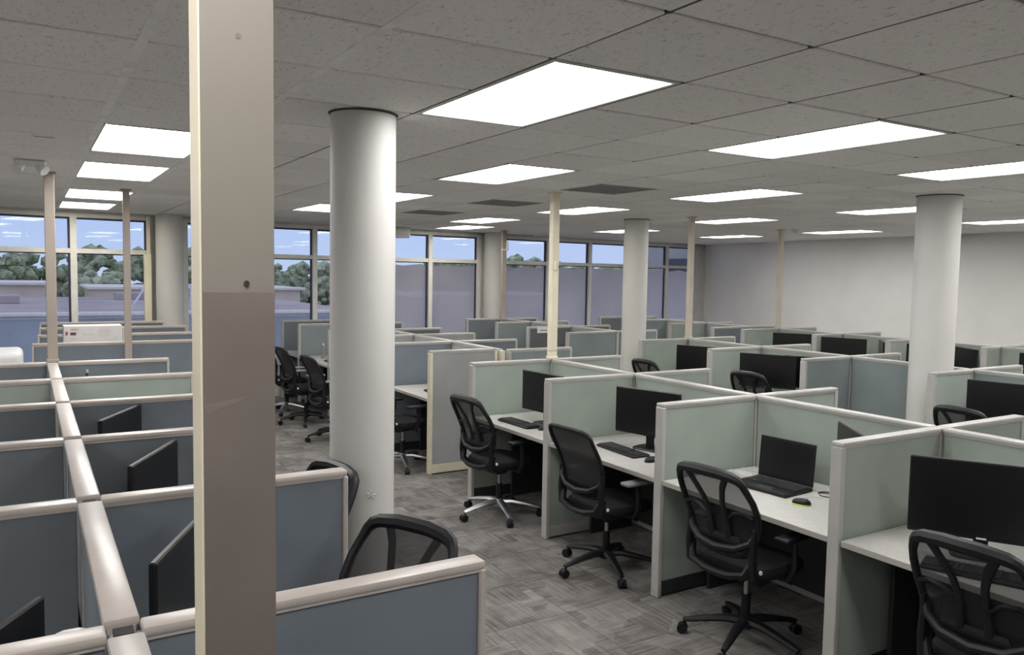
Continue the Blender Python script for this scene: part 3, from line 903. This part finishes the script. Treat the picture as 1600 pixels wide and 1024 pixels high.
kA = build_keyboard('black keyboard on the second green desk, in front of its monitor'); kA.location = (3.62, 4.40, DZ); kA.rotation_euler.z = PI - D2R(3)
dup(kA, (3.50, 5.61, DZ), PI + D2R(2), 'black keyboard on the farthest green desk beside the cream pole')
dup(kA, (3.46, 1.80, DZ), PI + D2R(22), 'black keyboard on the nearest desk, half hidden by the near chair')
dup(kA, (3.62, 7.42, DZ), PI - D2R(6), 'black keyboard on the desk behind the light grey end panel')
dup(kA, (3.58, 10.55, DZ), PI, 'black keyboard on a far desk seen left of the near white column')


def build_mouse(label, body, trim=None, name='computer_mouse'):
    m = thing(name, label, 'mouse')
    rings = []
    for z, s in ((.004, .95), (.010, 1), (.022, .9), (.031, .62), (.035, .2)):
        rings.append([(math.cos(a) * .052 * s, math.sin(a) * .031 * s * (1 + .12 * math.cos(a)), z) for a in [k / 20 * 2 * PI for k in range(20)]])
    obj('shell', MB().loft(rings), body, m, smooth=True)
    obj('base_ring', MB().loft([[(math.cos(a) * .054 * s, math.sin(a) * .033 * s, z) for a in [k / 20 * 2 * PI for k in range(20)]] for z, s in ((0, .96), (.004, 1), (.0065, .96))]), trim or body, m, smooth=True, label='bright yellow rim' if trim else None)
    obj('scroll_wheel', MB().cyl((.028, -.004, .028), (.028, .004, .028), .009, n=12), 'grey_plastic', m)
    return m


mo = build_mouse('small black mouse on the second green desk', 'black_plastic'); mo.location = (3.59, 4.06, DZ); mo.rotation_euler.z = 0
dup(mo, (3.55, 5.31, DZ), 0, 'small black mouse on the farthest green desk')
mo2 = build_mouse('black mouse with yellow rim beside the laptop', 'black_plastic', 'mouse_yellow'); mo2.location = (3.66, 2.885, DZ); mo2.rotation_euler.z = D2R(-60)

lp = thing('laptop', 'open black laptop on the third desk with a dark screen', 'laptop', (3.79, 3.21, DZ), PI + D2R(5))
obj('base', MB().box((0, 0, .012), (.27, .385, .02), .004), 'black_plastic', lp)
km = MB()
for r in range(6):
    for q in range(15):
        km.box((-.10 + r * .0205 + .0, -.165 + q * .0235, .0235), (.0165, .019, .004))
obj('keycaps', km, 'key_black', lp, kind='stuff')
obj('touchpad', MB().box((.085, .02, .0225), (.065, .10, .002), .0008), 'dark_steel', lp)
th = D2R(5)
rot = Matrix.Rotation(-th, 3, 'Y')
lid = obj('lid', MB().box((-.135 - math.sin(th) * .125, 0, .024 + math.cos(th) * .125), (.009, .385, .252), .003, rot=rot), 'black_plastic', lp)
obj('screen', MB().box((-.130 - math.sin(th) * .127, 0, .026 + math.cos(th) * .127), (.0015, .355, .215), rot=rot), 'screen', lid)
obj('logo', MB().box((.115, -.13, .0225), (.008, .045, .001)), 'logo_white', lp)


def cable(pts, label, m='cable_black', r=.0032):
    P = [Vector(p) for p in pts]; out = []
    for i in range(len(P) - 1):
        p0, p1, p2, p3 = P[max(i - 1, 0)], P[i], P[i + 1], P[min(i + 2, len(P) - 1)]
        for k in range(6):
            t = k / 6
            out.append(.5 * (2 * p1 + (p2 - p0) * t + (2 * p0 - 5 * p1 + 4 * p2 - p3) * t * t + (3 * p1 - p0 - 3 * p2 + p3) * t ** 3))
    out.append(P[-1])
    return tag(obj('cable', MB().tube(out, r, 6), m, smooth=True), label, 'cable')


z = DZ + .003
cable([(3.95, 3.0, z), (3.90, 2.93, z), (3.96, 2.86, z), (4.04, 2.90, z), (4.0, 2.98, z), (3.93, 2.98, z + .005), (3.99, 2.9, z + .006), (4.07, 2.8, z), (4.09, 2.56, z)], 'loose black cable looping on the desk right of the laptop')
cable([(3.71, 2.93, z), (3.78, 2.97, z), (3.84, 2.95, z), (3.87, 2.90, z), (3.85, 2.87, z)], 'thin pale cable running from the yellow-rimmed mouse', 'cable_white', .002)
cable([(4.11, 3.3, z), (4.115, 3.0, z), (4.11, 2.7, z), (4.115, 2.5, z)], 'white cable along the back of the laptop desk', 'cable_white', .004)
cable([(4.06, 2.34, z), (4.02, 2.22, z), (3.96, 2.10, z), (3.99, 2.0, z)], 'black cable behind the large right-edge monitor, left of its stand')
cable([(4.02, 1.86, z), (3.96, 1.74, z), (4.0, 1.6, z), (3.95, 1.4, z)], 'black cable behind the large right-edge monitor, right of its stand')
cable([(4.08, 4.5, z), (4.05, 4.2, z), (4.0, 4.05, z)], 'black cable behind the second desk monitor')
bagm = MB(); rnd = random.Random(5)
rows = [[(u * .09 - .09 + rnd.uniform(-.012, .012), v * .06 + rnd.uniform(-.01, .01), max(.002, .014 + rnd.uniform(-.008, .012) - (.012 if u in (0, 4) or v in (0, 4) else 0))) for u in [x * .5 for x in range(5)]] for v in range(5)]
tag(obj('plastic_bag', bagm.grid(rows), 'plastic_bag', loc=(3.95, 3.40, DZ)), 'clear crumpled plastic bag on the desk left of the laptop', 'plastic bag')

# ------------------------------------------------------------------ things further back
bx = thing('cardboard_box', 'white printed box standing behind the wide slate panel at far left', 'box', (.6, 9.72, DZ))
obj('carton', MB().box((0, 0, .315), (.56, .22, .63), .006), 'cardboard_white', bx)
obj('printed_mark', MB().box((-.19, -.1105, .545), (.055, .002, .03)), 'print_dark', bx, label='dark red square print')
obj('printed_mark', MB().box((-.25, -.1105, .55), (.022, .002, .04)), 'print_red', bx)
obj('printed_mark', MB().box((-.18, -.1105, .59), (.07, .002, .02)), 'print_pink', bx)
for c_, s_ in [((.10, -.1105, .585 - q * .022), (.14 - .03 * abs(q - 1.5), .002, .006)) for q in range(4)] + [((-.05, -.1105, .54), (.1, .002, .006)), ((-.19, -.1105, .49), (.06, .002, .014))]:
    obj('printed_line', MB().box(c_, s_), 'print_pink', bx)
rl = thing('paper_roll', 'white rolled sheet standing at the right end of the printed box', 'roll', (.93, 9.75, DZ))
obj('roll', MB().cyl((0, 0, 0), (0, 0, .60), .04, n=20).cyl((.03, .02, 0), (.03, .02, .52), .03, n=16), 'white_plastic', rl, smooth=True)
cell_t = desk(.3, 1.6, 9.40, 10.1, 'white desktop behind the wide slate panel at far left, under the printed box', -1)
pr = thing('printer', 'white office printer at the far left edge behind the left cubicle row', 'printer', (-.42, 8.3, 0))
obj('cabinet', MB().box((0, 0, .5), (.72, .6, 1.0), .02), 'white_plastic', pr)
obj('scanner_lid', MB().box((0, 0, 1.13), (.76, .62, .26), .05, seg=3), 'white_plastic', pr, smooth=True)
obj('paper_tray', MB().box((.0, -.302, .62), (.5, .012, .16), .004), 'trim_white', pr)
obj('output_slot', MB().box((.0, -.302, .86), (.5, .01, .08)), 'dark_steel', pr)
wd_ = thing('white_device', 'white rounded device top behind the bottom-left wing panel', 'device', (.07, 1.99, DZ))
obj('case', MB().box((0, 0, .22), (.09, .08, .44), .03, seg=3), 'white_plastic', wd_, smooth=True)
obj('foot', MB().box((0, 0, .006), (.11, .10, .012), .004), 'dark_steel', wd_)
sg = thing('panel_sign', 'small white sign hanging on a dark far panel left of the cream pole', 'sign', (6.6, 9.945, 1.165))
obj('plate', MB().box((0, -.006, 0), (.22, .012, .085), .005), 'white_plastic', sg)
tx = MB()
for q in range(7): tx.box((-.055 + q * .019, -.0125, 0), (.012, .001, .016))
obj('lettering', tx, 'dark_steel', sg)
bt = thing('bottle', 'small grey bottle on the far desk between square post and near column', 'bottle', (3.62, 11.15, DZ))
obj('body', MB().cyl((0, 0, 0), (0, 0, .15), .03, n=14).cyl((0, 0, .15), (0, 0, .19), .03, .012, n=14), 'grey_plastic', bt, smooth=True)
obj('cap', MB().cyl((0, 0, .19), (0, 0, .215), .014, n=12), 'white_plastic', bt, smooth=True)
pn = thing('antenna_stub', 'short dark stub with pale tip showing behind a left-row panel', 'antenna', (.38, 6.85, DZ))
obj('stem', MB().cyl((0, 0, .0), (0, 0, .45), .010, n=8), 'dark_steel', pn)
obj('tip', MB().cyl((0, 0, .445), (0, 0, .475), .009, n=8), 'cap_cool', pn)
obj('foot', MB().cyl((0, 0, 0), (0, 0, .012), .06, n=16), 'dark_steel', pn)

em = thing('emergency_light', 'white two-headed emergency light on the ceiling beside the left pole', 'emergency light', (.04, 6.75, CEIL))
obj('body', MB().box((0, 0, -.02), (.20, .12, .04), .01), 'white_plastic', em)
for s in (-1, 1):
    h = obj('lamp_head', MB().cyl((s * .05, -.02, -.035), (s * .085, -.06, -.075), .025, .04, 14), 'white_plastic', em, smooth=True)
    obj('lens', MB().cyl((s * .086, -.061, -.076), (s * .088, -.063, -.078), .034, n=14), 'white_plastic', h)
sd = thing('ceiling_sensor', 'small round white sensor on the ceiling by the thin beige pole', 'sensor', (10.15, 8.32, CEIL))
obj('body', MB().cyl((0, 0, 0), (0, 0, -.03), .055, .045, 18).cyl((0, 0, -.03), (0, 0, -.06), .03, .018, 14), 'white_plastic', sd, smooth=True)
obj('ring', MB().cyl((0, 0, -.001), (0, 0, -.008), .062, n=18), 'trim_white', sd, smooth=True)
sl = thing('ceiling_slot', 'small dark slot in the ceiling tile above the left pole', 'vent', (.10, 5.45, CEIL))
obj('slot', MB().box((0, 0, -.002), (.10, .03, .006)), 'grid_shadow_gray', sl)
obj('rim', MB().box((0, .02, -.003), (.12, .008, .006)).box((0, -.02, -.003), (.12, .008, .006)), 'tee_gray', sl)
ac = thing('wall_unit', 'white box under the ceiling at the window right of the near column', 'wall unit', (5.35, 12.72, 2.60))
obj('case', MB().box((0, 0, .07), (.5, .3, .17), .01), 'white_plastic', ac)
obj('grille', MB().box((0, -.152, .03), (.44, .006, .05), .002), 'trim_white', ac)

# ------------------------------------------------------------------ outside the windows


def polar(px_at, dist):
    """point at horizontal direction (x,y) scaled to a distance"""
    v = Vector((px_at[0], px_at[1], 0)).normalized() * dist
    return v


tag(obj('ground', MB().box((40, 150, -6.1), (400, 270, .2)), 'asphalt'), 'lavender grey ground and car park outside below the windows', 'ground')
nb = thing('neighbour_building', 'low flat-roofed lavender wall with white coping just outside the left windows', 'building', (-3, 29, -5.86))
obj('walls', MB().box((0, 0, 3.3), (24, 14, 6.6)), 'wall_lavender', nb)
obj('roof', MB().box((0, .2, 6.62), (23.6, 13.4, .1)), 'roof_gray', nb)
obj('coping', MB().box((0, -7.02, 6.72), (24.2, .25, .09), .02), 'roof_white', nb)
for q in range(4): obj('roof_unit', MB().box((-6 + q * 4.1, 1 + (q % 2) * 3, 6.8), (1.6 - .2 * q, 1.2, .28), .03), 'roof_gray', nb)
rl2 = thing('roof_railing', 'white metal railing on the flat roof outside, right part of left windows', 'railing', (2.6, 22.3, .70))
for q in range(5): obj('rail_post', MB().cyl((q * .55, 0, 0), (q * .55, 0, .85), .03, n=8), 'rail_white', rl2)
obj('top_rail', MB().tube([(-.5, 0, .0), (0, 0, .85), (2.2, 0, .88)], .035, 8), 'rail_white', rl2)
pi_ = thing('roof_pillar', 'white-edged pillar outside the far left window', 'pillar', (-1.0, 20.6, -6))
obj('shaft', MB().box((0, 0, 3.3), (.5, .4, 6.7), .02), 'wall_beige', pi_)
obj('edge_trim', MB().box((-.28, -.1, 3.3), (.07, .3, 6.7)).box((.28, -.1, 3.3), (.07, .3, 6.7)), 'roof_white', pi_)
# long low buildings further away
for k, (x, y, wx, h, lab) in enumerate(((-6, 62, 14, 7.2, 'long pale low building behind the lavender roof, left part of the view'), (10, 60, 13, 7.0, 'pale low building with white gable outside, behind the thin left pole'),
                                        (-26, 66, 16, 7.0, 'pale low building at the far left outside'), (31, 58, 16, 6.6, 'white-roofed low building outside, seen right of the square post'))):
    b = thing('low_building', lab, 'building', (x, y, -6))
    obj('walls', MB().box((0, 0, h / 2 - .2), (wx, 8, h - .4)), 'wall_beige', b)
    obj('roof', MB().box((0, 0, h - .3), (wx + .6, 8.6, .18), .03), 'roof_white', b)
    for q in range(3): obj('window', MB().box((-wx / 3 + q * wx / 3, -4.02, h - 1.9), (1.6, .08, 1.1)), 'dark_glass', b)
for k, (x, y, lab) in enumerate(((24, 47, 'white car roof in the car park outside, left of two'), (29, 46, 'white car roof in the car park outside, right of two'))):
    cr = thing('car', lab, 'car', (x, y, -6))
    obj('body', MB().box((0, 0, .65), (4.3, 1.8, .7), .15, seg=2), 'roof_white', cr, smooth=True)
    obj('cabin', MB().box((-.2, 0, 1.2), (2.2, 1.6, .6), .2, seg=2), 'dark_glass', cr, smooth=True)
    for sx in (-1.35, 1.35):
        for sy in (-.85, .85): obj('wheel', MB().cyl((sx, sy - .1, .32), (sx, sy + .1, .32), .32, n=14), 'cable_black', cr)
rnd = random.Random(11)
NT = ['first', 'second', 'third', 'fourth', 'fifth', 'sixth', 'seventh', 'eighth', 'ninth', 'tenth', 'eleventh', 'twelfth', 'thirteenth', 'fourteenth', 'fifteenth', 'sixteenth']
for k in range(12):
    px = -10 + k * 8.2 + rnd.uniform(-.6, .6); y = 92 + rnd.uniform(-3, 3)
    h = rnd.uniform(7.6, 9.0) + (1.5 if k in (1, 5) else 0)
    pale = k % 3 == 2
    t_ = thing('tree', ('pale green' if pale else 'dark green') + ' tree beyond the roofs outside, %s from the left in the tree belt' % NT[k], 'tree', (px, y, -6), group='trees beyond the roofs')
    cm = MB()
    for q in range(75):
        r = rnd.uniform(.35, .75)
        zz = rnd.uniform(h * .28, h - r * .8); sp_ = 3.2 * math.sin(math.pi * min(1, max(.12, (zz / h - .15) * 1.1)))
        cm.blob((rnd.uniform(-sp_, sp_), rnd.uniform(-1.6, 1.6), zz), r, 1, .25, rnd, .8)
    obj('crown', cm, 'tree_leaf_pale' if pale else 'tree_leaf', t_)
    obj('trunk', MB().tube([(0, 0, 0), (.1, 0, h * .3), (0, .1, h * .6)], [.3, .22, .12], 7), 'trunk', t_)
hd = MB()
for q in range(2600):
    x_ = -60 + q * .084 + rnd.uniform(-2, 2)
    hd.blob((x_, 116 + rnd.uniform(-6, 4), rnd.uniform(-5.5, 3.2 + 1.0 * math.sin(x_ * .11) + .5 * math.sin(x_ * .37))), rnd.uniform(.7, 1.5), 1, .22, rnd, .8)
o_ = tag(obj('woodland', hd, 'tree_leaf'), 'continuous dark woodland behind the nearer trees outside', 'woodland'); o_['kind'] = 'stuff'
gb = thing('gray_building', 'grey building wall rising outside the far right windows', 'building', (29.5, 24.5, -6))
obj('walls', MB().box((0, 0, 6), (9.0, 9, 12)), 'wall_outside_gray', gb)
obj('parapet', MB().box((0, 0, 12.05), (9.3, 9.3, .3), .03), 'roof_white', gb)
for q in range(3): obj('window', MB().box((-4.52, -3 + q * 2.6, 8.3), (.08, 1.6, 1.0)), 'dark_glass', gb)
